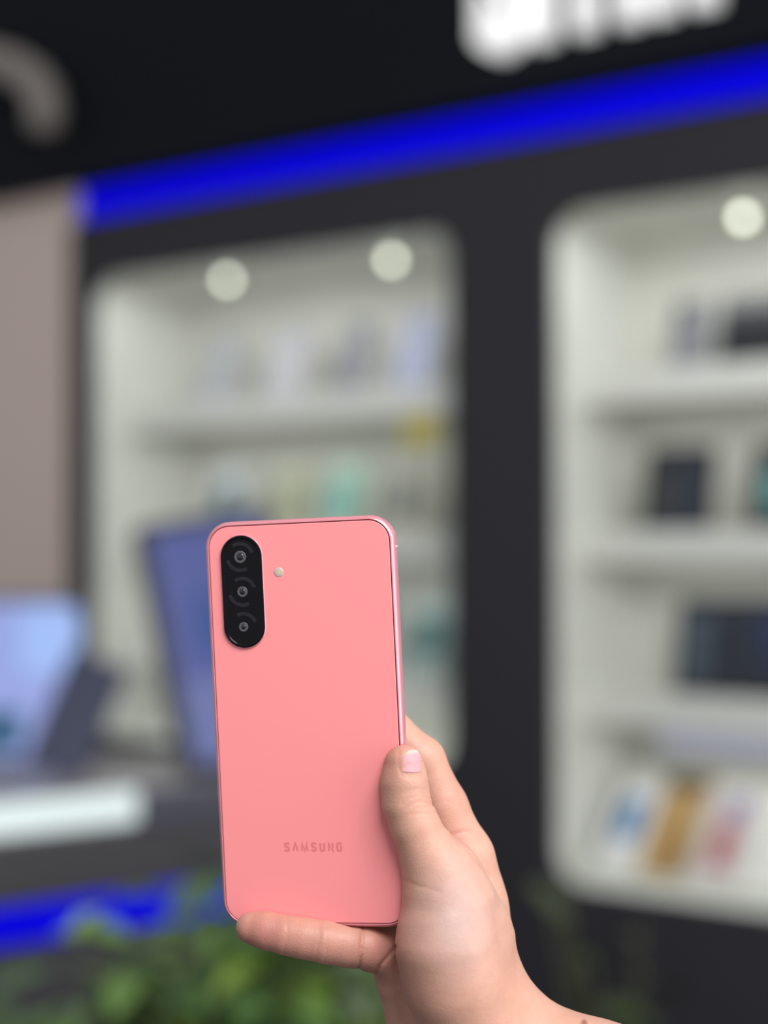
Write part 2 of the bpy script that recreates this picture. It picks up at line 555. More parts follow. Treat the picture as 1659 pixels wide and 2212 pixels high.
obj('side_band', rr_loft(0.128, 0.247, 0.011, [(0.001, -0.0065), (0, -0.0062), (0, -0.003), (0.001, -0.0027)], False, False, 6, 0, 0.1235 + 0.006), mat('indigo_band', (66, 66, 120), 0.35), t)
obj('stand', box(-0.02, 0.02, 0.01, 0.08, -0.05, -0.0095, bev=0.002), M_dkedge, t)

# tall blue standee on the right end of the counter
p = on_counter(398, 1690)
B = T(p.x, p.y, 1.0388) @ RZ(24) @ RX(90 - 12) @ RZ(8.5)
st = empty('display_standee', B)
tag(st, 'tall blue tablet standee with a dark edge, leaning on the counter behind the pink phone', 'standee')
W_, H_ = 0.30, 0.525
obj('body', rr_loft(W_, H_, 0.02, [(0.002, -0.024), (0, -0.022), (0, -0.003), (0.003, 0)], True, True, 6, W_ / 2, H_ / 2 + 0.004), M_dkedge, st)
s = obj('screen', rr_loft(W_ - 0.05, H_ - 0.045, 0.012, [(0, -0.001), (0, 0.0012)], True, True, 6, W_ / 2 + 0.005, H_ / 2 + 0.004), lit((84, 94, 158), 0.9), st)
obj('picture', rr_loft(0.14, 0.15, 0.05, [(0, 0.0012), (0, 0.002)], True, True, 8, 0.15, 0.30), lit((58, 82, 150), 0.9), s)
obj('lower_band', rr_loft(W_ - 0.06, 0.16, 0.012, [(0, 0.0012), (0, 0.0018)], True, True, 6, W_ / 2 + 0.005, 0.115), lit((108, 118, 172), 0.9), s)
obj('stand', box(0.06, 0.24, 0.01, 0.2, -0.09, -0.0245, bev=0.003), M_dkedge, st)

# ------------------------------------------------------------------ plants in planters
M_leafs = [mat('leaf_%d' % i, c, 0.45, noise=0.25, nscale=25) for i, c in enumerate(((122, 158, 84), (98, 134, 78), (152, 184, 86), (146, 166, 132), (84, 114, 74), (70, 86, 52)))]
M_stem = mat('plant_stem', (92, 96, 58), 0.6)
M_soil = mat('soil', (50, 40, 32), 0.95, noise=0.3, nscale=60)
M_pot = mat('planter_grey', (62, 62, 66), 0.7)


def leaf_mesh(L, Wd, m):
    bm = bmesh.new()
    rows = []
    n = 6
    for i in range(n + 1):
        s = i / n
        w = Wd / 2 * (math.sin(math.pi * s ** 0.8)) ** 0.8 if 0 < i < n else 0.0008
        y = L * s
        z = -0.25 * L * s * s
        rows.append([bm.verts.new((-w, y, z + w * 0.35)), bm.verts.new((0, y, z)), bm.verts.new((w, y, z + w * 0.35))])
    for a, b in zip(rows, rows[1:]):
        for k in range(2):
            bm.faces.new((a[k], a[k + 1], b[k + 1], b[k]))
    me = bpy.data.meshes.new('leaf')
    bm.to_mesh(me)
    bm.free()
    me.materials.append(m)
    for p_ in me.polygons:
        p_.use_smooth = True
    return me


LEAVES = [leaf_mesh(L, L * 0.52, m) for m in M_leafs for L in (0.085, 0.115)]


def plant(loc, z0, z1, spread, nstem, per, kinds, label, rnd, group=None, bias=(0, 0)):
    t = empty('leafy_plant', T(loc[0], loc[1], z0))
    tag(t, label, 'plant', group)
    for s in range(nstem):
        a = rnd.uniform(0, 2 * math.pi)
        rr = spread * math.sqrt(rnd.random())
        h = (z1 - z0) * rnd.uniform(0.72, 1.0)
        tip = Vector((rr * math.cos(a) + bias[0] * h, rr * math.sin(a) * 0.6 + bias[1] * h, h))
        b0 = Vector((tip.x * 0.15, tip.y * 0.15, -0.02))
        mid = (b0 + tip) / 2 + Vector((tip.x * 0.1, tip.y * 0.1, 0.05))
        path = [b0 * (1 - q) ** 2 + mid * 2 * q * (1 - q) + tip * q * q for q in (0, 0.2, 0.4, 0.6, 0.8, 1)]
        obj('stem', tube(path, [0.006, 0.0055, 0.005, 0.004, 0.003, 0.0015], 6), M_stem, t, None, True)
        for k in range(per):
            q = 0.35 + 0.65 * (k + rnd.random() * 0.5) / per
            q = min(q, 1.0)
            p_ = b0 * (1 - q) ** 2 + mid * 2 * q * (1 - q) + tip * q * q
            yaw = k * 137.5 + rnd.uniform(-30, 30)
            M = Matrix.Translation(p_) @ RZ(yaw) @ RX(rnd.uniform(-10, 55)) @ RY(rnd.uniform(-25, 25))
            i = rnd.choice(kinds)
            link('leaf', LEAVES[i * 2 + rnd.randrange(2)], None, t, M)
    return t


def planter(name, x0, x1, y0, y1, h, label):
    t = empty(name, T((x0 + x1) / 2, (y0 + y1) / 2, 0))
    tag(t, label, 'planter')
    hx, hy = (x1 - x0) / 2, (y1 - y0) / 2
    bm = rr_loft(2 * hx, 2 * hy, 0.02, [(0.02, 0.0), (0.0, h), (0.02, h), (0.03, h - 0.05)], True, True, 4)
    obj('trough', bm, M_pot, t)
    obj('soil', rr_loft(2 * hx - 0.07, 2 * hy - 0.07, 0.015, [(0, h - 0.049), (0.0, h - 0.03), (0.01, h - 0.025)], True, True, 4), M_soil, t)


planter('planter_box', -0.66, 0.14, 2.05, 2.40, 0.42, 'long grey planter trough in front of the counter')
GP = 'leafy green plants in the trough in front of the counter'
rp = random.Random(21)
plant((-0.50, 2.25), 0.40, 0.85, 0.15, 10, 11, (0, 1, 3, 4), 'dark leafy plant at the lower left below the blue counter light', rp, GP)
plant((-0.37, 2.27), 0.40, 0.98, 0.09, 7, 10, (3, 1, 2), 'pale leafy plant crossing the end of the blue counter light', rp, GP)
plant((-0.24, 2.22), 0.40, 1.03, 0.15, 10, 12, (0, 1, 2, 4), 'tall bright leafy plant just left of the little finger', rp, GP)
plant((-0.05, 2.24), 0.40, 0.99, 0.13, 9, 11, (0, 2, 3, 1), 'mid green leafy plant under the phone beside the wrist', rp, GP)
planter('planter_pot', 0.33, 0.56, 2.55, 2.78, 0.40, 'square grey planter pot in front of the dark pillar')
plant((0.42, 2.66), 0.38, 0.93, 0.12, 4, 4, (5,), 'sparse dark plant right of the wrist in front of the dark pillar', rp, None, (-0.08, 0))

# ------------------------------------------------------------------ the pink phone
PW, PH, PT = 0.0790, 0.1648, 0.0074
P_PX = (667.5, 1559.0)
P_DEP = 0.600
P_ROLL, P_YAW, P_PITCH = 2.8, -12.0, 0.0
PHONE_M = Matrix.Translation(EYE + ray(*P_PX) * P_DEP) @ CAM_R @ RZ(P_ROLL) @ RY(P_YAW) @ RX(P_PITCH) @ T(0, 0, PT / 2)
mm = 0.001
M_pink = mat('pink_back', (252, 151, 155), 0.22, noise=0.01, nscale=200, coat=0.25, spec=0.35)
M_pframe = mat('pink_frame', (240, 160, 172), 0.3, 0.55, noise=0.01, nscale=100)
M_groove = mat('dark_rose_groove', (120, 62, 78), 0.6)
M_island = mat('camera_black', (12, 11, 15), 0.15, noise=0.02, spec=0.22)
M_iring = mat('camera_ring_grey', (38, 36, 42), 0.35, noise=0.02, spec=0.25)
M_lensring = mat('lens_ring', (92, 90, 96), 0.35, 0.3, noise=0.02)
M_lensglass = mat('lens_glass', (10, 14, 22), 0.05, noise=0.0, coat=1.0)
M_flash = mat('flash_diffuser', (196, 184, 172), 0.3, noise=0.05, coat=0.6)
M_flashled = mat('flash_led', (222, 196, 130), 0.4)
M_word = mat('wordmark_rose', (226, 124, 130), 0.35, noise=0.01)
ph = empty('smartphone', PHONE_M)
tag(ph, 'salmon pink smartphone held up back to the camera, with a black three-lens camera pill', 'phone')
CR = 10.5 * mm
obj('frame', rr_loft(PW, PH, CR, [(1.75 * mm, -0.9 * mm), (1.62 * mm, -0.10 * mm), (1.5 * mm, 0.0), (1.3 * mm, -0.02 * mm), (0.35 * mm, -1.15 * mm), (0.08 * mm, -1.75 * mm), (0, -2.4 * mm), (0, -5.2 * mm),
                                  (0.15 * mm, -6.2 * mm), (0.7 * mm, -7.1 * mm), (1.3 * mm, -7.4 * mm), (1.6 * mm, -7.3 * mm), (1.75 * mm, -6.9 * mm)], n=14, closed=True), M_pframe, ph, None, True)
obj('groove', rr_loft(PW, PH, CR, [(1.78 * mm, -6.8 * mm), (1.78 * mm, -0.6 * mm)], True, True, 14), M_groove, ph)
obj('back_panel', rr_loft(PW, PH, CR, [(2.02 * mm, -0.58 * mm), (2.02 * mm, -0.06 * mm), (2.12 * mm, 0.02 * mm), (2.35 * mm, 0.05 * mm)], True, True, 14), M_pink, ph)
obj('screen', rr_loft(PW, PH, CR, [(1.85 * mm, -6.85 * mm), (1.85 * mm, -7.35 * mm), (2.0 * mm, -7.45 * mm)], True, True, 14), M_black, ph)
Z0 = 0.05 * mm


def phone_xy(px, py):
    """where a pixel of the photograph falls on the phone's back, metres in its own frame"""
    inv = PHONE_M.inverted()
    o, d = inv @ EYE, inv.to_3x3() @ ray(px, py)
    q = o - d * (o.z / d.z)
    return q.x, q.y


ix, iy = phone_xy(525.5, 1278)
isl = obj('camera_island', rr_loft(17.3 * mm, 45.6 * mm, 8.6 * mm, [(0, Z0), (0, 0.75 * mm), (0.12 * mm, 1.0 * mm), (0.55 * mm, 1.12 * mm), (1.1 * mm, 1.05 * mm), (1.35 * mm, 0.88 * mm)], True, True, 14, ix, iy), M_island, ph)
obj('island_rim', rr_loft(17.9 * mm, 46.2 * mm, 8.9 * mm, [(0, Z0), (0, 0.55 * mm), (0.12 * mm, 0.68 * mm), (0.32 * mm, 0.66 * mm), (0.32 * mm, Z0)], False, False, 14, ix, iy), M_pframe, isl)


def arc_band(cx, cy, r0, r1, a0, a1, z, th, n=24):
    bm = bmesh.new()
    lo, hi = [], []
    for k in range(n + 1):
        a = math.radians(a0 + (a1 - a0) * k / n)
        for L_, zz in ((lo, z), (hi, z + th)):
            L_.append((bm.verts.new((cx + r0 * math.cos(a), cy + r0 * math.sin(a), zz)), bm.verts.new((cx + r1 * math.cos(a), cy + r1 * math.sin(a), zz))))
    for k in range(n):
        bm.faces.new((hi[k][0], hi[k][1], hi[k + 1][1], hi[k + 1][0]))
        bm.faces.new((lo[k][1], lo[k][0], lo[k + 1][0], lo[k + 1][1]))
        bm.faces.new((hi[k][1], lo[k][1], lo[k + 1][1], hi[k + 1][1]))
        bm.faces.new((lo[k][0], hi[k][0], hi[k + 1][0], lo[k + 1][0]))
    bm.faces.new((lo[0][0], lo[0][1], hi[0][1], hi[0][0]))
    bm.faces.new((lo[n][1], lo[n][0], hi[n][0], hi[n][1]))
    return bm


ZI = 0.88 * mm
for (px, py), ro, ri, arcs in (((520, 1203), 2.5, 1.5, ((20, 125), (195, 300))), ((525, 1278), 2.15, 1.25, ((20, 125), (195, 300))), ((527.5, 1354), 1.95, 1.0, ((25, 120),))):
    x, y = phone_xy(px, py)
    L_ = empty('camera_lens', T(x, y, 0), ph)
    obj('lens_ring', disc_loft([(ro * mm, ZI - 0.2 * mm), (ro * mm, ZI + 0.10 * mm), ((ro - 0.2) * mm, ZI + 0.13 * mm), ((ri + 0.15) * mm, ZI + 0.04 * mm), (ri * mm, ZI + 0.02 * mm)], 36, cap1=False), M_lensring, L_, None, True)
    obj('lens_glass', disc_loft([(ri * mm, ZI - 0.1 * mm), (ri * mm, ZI + 0.02 * mm), (ri * 0.75 * mm, ZI + 0.12 * mm), (ri * 0.4 * mm, ZI + 0.18 * mm), (ri * 0.1 * mm, ZI + 0.2 * mm)], 32), M_lensglass, L_, None, True)
    for a0, a1 in arcs:
        obj('arc_mark', arc_band(0, 0, 4.7 * mm, 6.1 * mm, a0 - 3, a1 - 3, ZI - 0.02 * mm, 0.035 * mm), M_iring, L_)
x, y = phone_xy(602, 1236)
fl = obj('flash', disc_loft([(1.95 * mm, Z0 - 0.02 * mm), (1.95 * mm, Z0 + 0.04 * mm), (1.7 * mm, Z0 + 0.12 * mm), (0.9 * mm, Z0 + 0.2 * mm)], 32, x, y), M_flash, ph, None, True)
obj('flash_led', box(x - 0.55 * mm, x + 0.55 * mm, y - 0.5 * mm, y + 0.5 * mm, Z0 + 0.15 * mm, Z0 + 0.225 * mm, bev=0.05 * mm), M_flashled, fl)
xa, ya = phone_xy(613.5, 1842)
xb, yb = phone_xy(739.5, 1817)
GLYPHS = {'S': [[(0.92, 0.78), (0.86, 0.93), (0.68, 1.0), (0.32, 1.0), (0.12, 0.92), (0.06, 0.76), (0.14, 0.62), (0.34, 0.54), (0.66, 0.46), (0.86, 0.38), (0.94, 0.24), (0.88, 0.08), (0.68, 0.0), (0.32, 0.0), (0.13, 0.07), (0.07, 0.22)]],
          'V': [[(0.0, 0.0), (0.5, 1.0), (1.0, 0.0)]],
          'M': [[(0.0, 0.0), (0.08, 1.0), (0.5, 0.0), (0.92, 1.0), (1.0, 0.0)]],
          'U': [[(0.04, 1.0), (0.04, 0.26), (0.13, 0.07), (0.33, 0.0), (0.67, 0.0), (0.87, 0.07), (0.96, 0.26), (0.96, 1.0)]],
          'N': [[(0.04, 0.0), (0.04, 1.0), (0.96, 0.0), (0.96, 1.0)]],
          'G': [[(0.92, 0.78), (0.86, 0.93), (0.68, 1.0), (0.32, 1.0), (0.12, 0.9), (0.05, 0.72), (0.05, 0.28), (0.12, 0.1), (0.32, 0.0), (0.68, 0.0), (0.88, 0.1), (0.95, 0.28), (0.95, 0.5), (0.6, 0.5)]]}


def stroke(bm, pts, w, th):
    P = [Vector((p[0], p[1], 0)) for p in pts]
    L_, R_ = [], []
    for i, p in enumerate(P):
        a = (P[i] - P[i - 1]).normalized() if i else None
        b = (P[i + 1] - P[i]).normalized() if i < len(P) - 1 else None
        t = (a + b).normalized() if a and b and (a + b).length > 0.05 else (a or b)
        n = Vector((-t.y, t.x, 0))
        f = 1.0
        if a and b:
            f = 1 / max(0.45, abs(n.dot(Vector((-a.y, a.x, 0)))))
        L_.append(p + n * w * 0.5 * f)
        R_.append(p - n * w * 0.5 * f)
    up = Vector((0, 0, th))
    v = [[bm.verts.new(q) for q in (l, r, r + up, l + up)] for l, r in zip(L_, R_)]
    for a, b in zip(v, v[1:]):
        for k in range(4):
            bm.faces.new((a[k], a[(k + 1) % 4], b[(k + 1) % 4], b[k]))
    bm.faces.new(v[0][::-1])
    bm.faces.new(v[-1])


WID = {'S': 2.75, 'V': 2.75, 'M': 3.25, 'U': 2.65, 'N': 2.65, 'G': 2.75}
SW = 0.90
word = 'SVMSUNG'
CAP = 3.95
gap = ((xb - xa) / mm - sum(WID[c] for c in word)) / 6
bm = bmesh.new()
x = xa / mm
for c in word:
    w_ = WID[c]
    for pl in GLYPHS[c]:
        stroke(bm, [((x + SW / 2 + p[0] * (w_ - SW)) * mm, ((ya + yb) / 2 / mm - CAP / 2 + SW / 2 + p[1] * (CAP - SW)) * mm) for p in pl], SW * mm, 0.03 * mm)
    x += w_ + gap
obj('wordmark', bm, M_word, ph, T(0, 0, Z0))
obj('antenna_line', box(PW / 2 - 1.2 * mm, PW / 2 + 0.02 * mm, 0.0692, 0.0698, -6.5 * mm, -2.2 * mm), mat('antenna_pale', (250, 205, 210), 0.4), ph)

# ------------------------------------------------------------------ the hand, grown from a smooth distance field
H0 = EYE + ray(670, 1560) * 0.6
HF = Matrix.Translation(H0) @ CAM_R          # hand frame: x right, y up, z towards the camera (metres)
HINV = HF.inverted()
VOX = 0.0006
LO = np.array([-0.042, -0.222, -0.040])
HI = np.array([0.148, 0.016, 0.062])
NS = np.ceil((HI - LO) / VOX).astype(int)
AX = [(LO[k] + VOX * np.arange(NS[k])).astype(np.float32) for k in range(3)]


def J(px, py, dz):
    """joint surveyed at a pixel, DZ millimetres nearer to the camera than the phone's middle"""
    return np.array(HINV @ (EYE + ray(px, py) * (0.6 - dz * mm)))


FAR = np.float32(0.03)


class Field:
    def __init__(self):
        self.d = np.full(NS, FAR, np.float32)

    def sub(self, lo, hi):
        a = np.clip(np.floor((lo - LO) / VOX).astype(int), 0, NS)
        b = np.clip(np.ceil((hi - LO) / VOX).astype(int) + 1, 0, NS)
        return tuple(slice(i, j) for i, j in zip(a, b))

    def grid(self, s):
        return AX[0][s[0]][:, None, None], AX[1][s[1]][None, :, None], AX[2][s[2]][None, None, :]

    def merge(self, s, e, k):
        d = self.d[s]
        if k <= 0:
            self.d[s] = np.minimum(d, e)
        else:
            h = np.maximum(k - np.abs(d - e), 0) / k
            self.d[s] = np.minimum(d, e) - h * h * (k * 0.25)

    def cone(self, a, b, ra, rb, k=0.004):
        """tapered limb from a to b"""
        ra, rb = ra * mm, rb * mm
        m = max(ra, rb) + 0.012
        s = self.sub(np.minimum(a, b) - m, np.maximum(a, b) + m)
        x, y, z = self.grid(s)
        if x.size == 0 or y.size == 0 or z.size == 0:
            return
        ab = (b - a).astype(np.float32)
        t = ((x - a[0]) * ab[0] + (y - a[1]) * ab[1] + (z - a[2]) * ab[2]) / np.float32(ab @ ab)
        t = np.clip(t, 0, 1).astype(np.float32)
        dx, dy, dz = x - np.float32(a[0]) - t * ab[0], y - np.float32(a[1]) - t * ab[1], z - np.float32(a[2]) - t * ab[2]
        e = np.sqrt(dx * dx + dy * dy + dz * dz) - (np.float32(ra) + t * np.float32(rb - ra))
        self.merge(s, e.astype(np.float32), np.float32(k))

    def chain(self, pts, k=0.004):
        """pts = [(px, py, dz, radius)]"""
        P = [J(*p[:3]) for p in pts]
        for i in range(len(pts) - 1):
            self.cone(P[i], P[i + 1], pts[i][3], pts[i + 1][3], k)


palm = Field()
# metacarpals, hypothenar, wrist, forearm
palm.chain([(1002, 1850, -13, 12.0), (1013, 1900, -14, 11.6), (1030, 1950, -14, 11.3), (1036, 1985, -15, 10.8), (1046, 2120, -13, 12.5)], 0.006)
palm.chain([(968, 1930, -20, 12), (1060, 2170, -14, 14)], 0.008)
palm.chain([(925, 2000, -18, 11.5), (1045, 2200, -12, 14)], 0.008)
palm.chain([(872, 2072, -8, 10.2), (1025, 2230, -6, 15)], 0.008)
palm.chain([(884, 2118, -12, 13.6), (936, 2215, -12, 16.5), (1015, 2310, -6, 19)], 0.010)
palm.chain([(848, 2030, -9, 8.5), (930, 2020, -13, 12)], 0.006)
palm.chain([(1058, 2190, -8, 17), (1130, 2275, -2, 20.5), (1290, 2345, 8, 22.5), (1640, 2470, 34, 27)], 0.012)
palm.chain([(1030, 2290, -6, 18), (1130, 2355, 0, 20), (1280, 2425, 8, 22.5), (1620, 2560, 34, 27)], 0.012)
# fingers
fing = Field()
fing.chain([(1002, 1850, -13, 11.6), (957, 1742, -14, 9.9), (913, 1641, -15, 9.0), (845, 1581, -16, 8.5), (800, 1548, -17, 7.9), (745, 1515, -16, 6.8)], 0.003)
palm.d = np.minimum(palm.d, fing.d) - (np.maximum(0.004 - np.abs(palm.d - fing.d), 0) ** 2 / 0.016).astype(np.float32)
fing = Field()
fing.chain([(968, 1930, -20, 11.0), (850, 1765, -22, 9.2), (760, 1695, -19, 8.0), (700, 1660, -16, 6.9)], 0.003)
palm.d = np.minimum(palm.d, fing.d) - (np.maximum(0.003 - np.abs(palm.d - fing.d), 0) ** 2 / 0.012).astype(np.float32)
fing = Field()
fing.chain([(925, 2000, -18, 10.4), (800, 1895, -20, 8.6), (715, 1845, -17, 7.5), (660, 1820, -14.5, 6.6)], 0.003)
palm.d = np.minimum(palm.d, fing.d) - (np.maximum(0.003 - np.abs(palm.d - fing.d), 0) ** 2 / 0.012).astype(np.float32)
fing = Field()
fing.chain([(872, 2072, -6, 10.0), (790, 2046, 1.5, 8.4), (745, 2040, 4, 8.3), (700, 2033, 5.5, 8.1), (655, 2026, 5.6, 7.5), (617, 2020, 5.2, 7.1), (575, 2010, 3.8, 6.9), (543, 2004, 2.6, 6.3)], 0.003)
palm.d = np.minimum(palm.d, fing.d) - (np.maximum(0.004 - np.abs(palm.d - fing.d), 0) ** 2 / 0.016).astype(np.float32)
del fing
# thumb and the ball of the thumb
th = Field()
th.chain([(873, 1650, 11.5, 7.9), (873, 1690, 12, 8.9), (878, 1735, 12.5, 9.2), (897, 1785, 13, 9.5), (919, 1835, 13, 10.2), (947, 1887, 12, 12.2)], 0.003)
th.chain([(947, 1887, 12, 12.2), (966, 1955, 12, 17), (966, 2040, 14, 19.3), (985, 2120, 13, 19.6), (1018, 2200, 9, 19.5), (1065, 2270, 4, 19)], 0.006)
th.chain([(960, 1890, 8, 12.5), (1018, 2010, 0, 14.0), (1044, 2140, -2, 15)], 0.010)
xs, ys, zs = AX[0][:, None, None], AX[1][None, :, None], AX[2][None, None, :]
dep = 0.6 - zs                                              # distance along the camera axis, near enough
o_px = np.array([(670 - IMG_W / 2) / FPX, -(1560 - IMG_H / 2) / FPX]) * 0.6
PXX = ((xs + np.float32(o_px[0])) / dep * FPX + IMG_W / 2).astype(np.float32)
PYY = (-(ys + np.float32(o_px[1])) / dep * FPX + IMG_H / 2).astype(np.float32)
# a fold between thumb and forefinger that fades out towards the wrist
kk = np.clip((PYY - 1885) / 130, 0, 1)
kk = (0.0012 + kk * kk * 0.010).astype(np.float32)
kl = np.clip((2330 - PYY) / 250, 0, 1) * np.clip((985 - PXX) / 50, 0, 1)      # firmer towards the little finger side
kk = (kk * (1 - 0.8 * kl)).astype(np.float32)
h = np.maximum(kk - np.abs(palm.d - th.d), 0)
D = np.minimum(palm.d, th.d) - h * h / (4 * kk)
del th, h, kk, kl
palm.d = None

# creases: shallow grooves along surveyed lines
CREASES = [
    ([(622, 1980), (620, 2020), (611, 2060)], 0.22, 0.5), ([(693, 1988), (690, 2030), (682, 2076)], 0.24, 0.5), ([(706, 2000), (708, 2040), (700, 2078)], 0.24, 0.5),
    ([(785, 1994), (781, 2040), (775, 2096)], 0.8, 0.6), ([(861, 2038), (845, 2058), (822, 2085), (801, 2126)], 0.9, 0.65), ([(1012, 1842), (1030, 1863), (1058, 1897)], 0.3, 0.6),
    ([(866, 1899), (905, 1914), (950, 1926)], 0.22, 0.6), ([(876, 1940), (930, 1945), (975, 1955)], 0.16, 0.8), ([(925, 2100), (965, 2107), (1025, 2096)], 0.22, 0.8),
    ([(866, 1737), (882, 1724), (905, 1717), (930, 1724)], 0.26, 0.5), ([(876, 1746), (905, 1729), (934, 1739)], 0.32, 0.5), ([(896, 1745), (946, 1740)], 0.24, 0.45),
    ([(888, 1758), (956, 1755)], 0.26, 0.5), ([(876, 1706), (920, 1704)], 0.24, 0.5), ([(872, 1714), (900, 1709), (925, 1713)], 0.22, 0.5), ([(905, 1733), (940, 1731)], 0.2, 0.5),
    ([(862, 1622), (861, 1650), (866, 1671), (888, 1674), (913, 1672)], 0.32, 0.5), ([(868, 1677), (888, 1681), (914, 1678)], 0.22, 0.5),
    ([(975, 1803), (1000, 1796), (1020, 1794)], 0.45, 0.8),
    ([(905, 1768), (962, 1766)], 0.12, 0.5), ([(925, 1740), (960, 1728), (1000, 1742)], 0.12, 0.9), ([(940, 2140), (985, 2150), (1040, 2145)], 0.15, 0.9), ([(930, 2165), (985, 2182), (1060, 2180)], 0.18, 1.0),
]


def seg_dist(px, py, pts):
    r = None
    for (ax, ay), (bx, by) in zip(pts, pts[1:]):
        vx, vy = bx - ax, by - ay
        t = np.clip(((px - ax) * vx + (py - ay) * vy) / (vx * vx + vy * vy), 0, 1)
        q = np.hypot(px - ax - t * vx, py - ay - t * vy)
        r = q if r is None else np.minimum(r, q)
    return r


PXM = 0.1875                                                # millimetres per pixel at the phone
for pts, amp, sg_ in CREASES:
    pa = np.array(pts, float)
    c0, c1 = HINV @ (EYE + ray(pa[:, 0].min() - 50, pa[:, 1].max() + 70) * 0.6), HINV @ (EYE + ray(pa[:, 0].max() + 50, pa[:, 1].min() - 30) * 0.6)
    i0, i1 = np.clip(((np.array([c0.x, c1.x]) - LO[0]) / VOX).astype(int), 0, NS[0])
    j0, j1 = np.clip(((np.array([c0.y, c1.y]) - LO[1]) / VOX).astype(int), 0, NS[1])
    k0 = int((-0.002 - LO[2]) / VOX) if pa[:, 0].max() < 960 else 0
    s = (slice(i0, i1), slice(j0, j1), slice(k0, None))
    dd = seg_dist(PXX[s[0], :, s[2]], PYY[:, s[1], s[2]], pts) * PXM
    D[s] += (amp * mm * np.exp(-(dd / sg_) ** 2)).astype(np.float32)

# flesh gives way where it presses on the phone
PM = np.array(PHONE_M.inverted() @ HF)
c0 = (PXX.shape, PYY.shape)
bx = [PM[r, 0] * xs + PM[r, 1] * ys + PM[r, 2] * zs + PM[r, 3] for r in range(3)]
qx, qy = np.abs(bx[0]) - (PW / 2 - CR), np.abs(bx[1]) - (PH / 2 - CR)
d2 = np.hypot(np.maximum(qx, 0), np.maximum(qy, 0)) + np.minimum(np.maximum(qx, qy), 0) - CR
RB = 0.0012
dzp = np.abs(bx[2] + PT / 2) - PT / 2
ex, ez = d2 + RB, dzp + RB
dp = np.hypot(np.maximum(ex, 0), np.maximum(ez, 0)) + np.minimum(np.maximum(ex, ez), 0) - RB
dp = -(dp - 0.00012)
k = 0.0014
h = np.maximum(k - np.abs(D - dp), 0)
D = (np.maximum(D, dp) + h * h / (4 * k)).astype(np.float32)
del bx, qx, qy, d2, dzp, ex, ez, dp, h


def surface_nets(D):
    inside = D < 0
    nx, ny, nz = D.shape
    c = np.zeros((nx - 1, ny - 1, nz - 1), np.uint8)
    corners = [(i, j, k) for i in (0, 1) for j in (0, 1) for k in (0, 1)]
    for i, j, k in corners:
        c += inside[i:nx - 1 + i, j:ny - 1 + j, k:nz - 1 + k]
    act = (c > 0) & (c < 8)
    idx = np.argwhere(act)
    ids = np.full(c.shape, -1, np.int32)
    ids[act] = np.arange(len(idx))
    acc = np.zeros((len(idx), 3))
    cnt = np.zeros(len(idx))
    for a in corners:
        for ax_ in range(3):
            if a[ax_]:
                continue
            b = list(a)
            b[ax_] = 1
            va = D[idx[:, 0] + a[0], idx[:, 1] + a[1], idx[:, 2] + a[2]]
            vb = D[idx[:, 0] + b[0], idx[:, 1] + b[1], idx[:, 2] + b[2]]
            m = (va < 0) != (vb < 0)
            t = np.where(m, va / np.where(m, va - vb, 1), 0)
            p_ = np.repeat(np.array(a, float)[None], len(idx), 0)
            p_[:, ax_] += t
            acc[m] += p_[m]
            cnt[m] += 1
    V = (idx + acc / cnt[:, None]) * VOX + LO
    F = []
    for ax_ in range(3):
        u, v = (ax_ + 1) % 3, (ax_ + 2) % 3
        sl0, sl1 = [slice(None)] * 3, [slice(None)] * 3
        sl0[ax_], sl1[ax_] = slice(0, -1), slice(1, None)
        ch = inside[tuple(sl0)] != inside[tuple(sl1)]
        e = np.argwhere(ch)
        ok = (e[:, u] > 0) & (e[:, v] > 0) & (e[:, u] < D.shape[u] - 1) & (e[:, v] < D.shape[v] - 1)
        e = e[ok]
        flip = ~inside[tuple(sl0)][e[:, 0], e[:, 1], e[:, 2]]

        def cell(du, dv):
            q = e.copy()
            q[:, u] -= du
            q[:, v] -= dv
            return ids[q[:, 0], q[:, 1], q[:, 2]]
        quad = np.stack([cell(1, 1), cell(0, 1), cell(0, 0), cell(1, 0)], 1)
        quad[flip] = quad[flip][:, ::-1]
        F.append(quad)
    return V, np.concatenate(F)


V, Fq = surface_nets(D)
# keep the hand only (drop stray islands), relax a little
lab = np.arange(len(V))
for _ in range(400):
    m = lab[Fq].min(1)
    new = lab.copy()
    for c in range(4):
        np.minimum.at(new, Fq[:, c], m)
    new = new[new]
    if (new == lab).all():
        break
    lab = new
main = np.bincount(lab).argmax()
keep = lab == main
re = np.full(len(V), -1)
re[keep] = np.arange(keep.sum())
V, Fq = V[keep], re[Fq[keep[Fq[:, 0]]]]


def relax(V, F, n, f):
    for _ in range(n):
        s_ = np.zeros_like(V)
        c_ = np.zeros(len(V))
        for a in range(4):
            for b in (F[:, (a + 1) % 4], F[:, (a + 3) % 4]):
                for k_ in range(3):
                    s_[:, k_] += np.bincount(F[:, a], V[b, k_], len(V))
                c_ += np.bincount(F[:, a], minlength=len(V))
        V = V + f * (s_ / np.maximum(c_, 1)[:, None] - V)
    return V


V = relax(V, Fq, 2, 0.5)

# skin tone per vertex: redder finger ends and creases, paler ball of the thumb; shade painted over little finger and lower palm
vd = 0.6 - V[:, 2]
vx = (V[:, 0] + o_px[0]) / vd * FPX + IMG_W / 2
vy = -(V[:, 1] + o_px[1]) / vd * FPX + IMG_H / 2


def blob(cx, cy, sx, sy):
    return np.exp(-((vx - cx) / sx) ** 2 - ((vy - cy) / sy) ** 2)


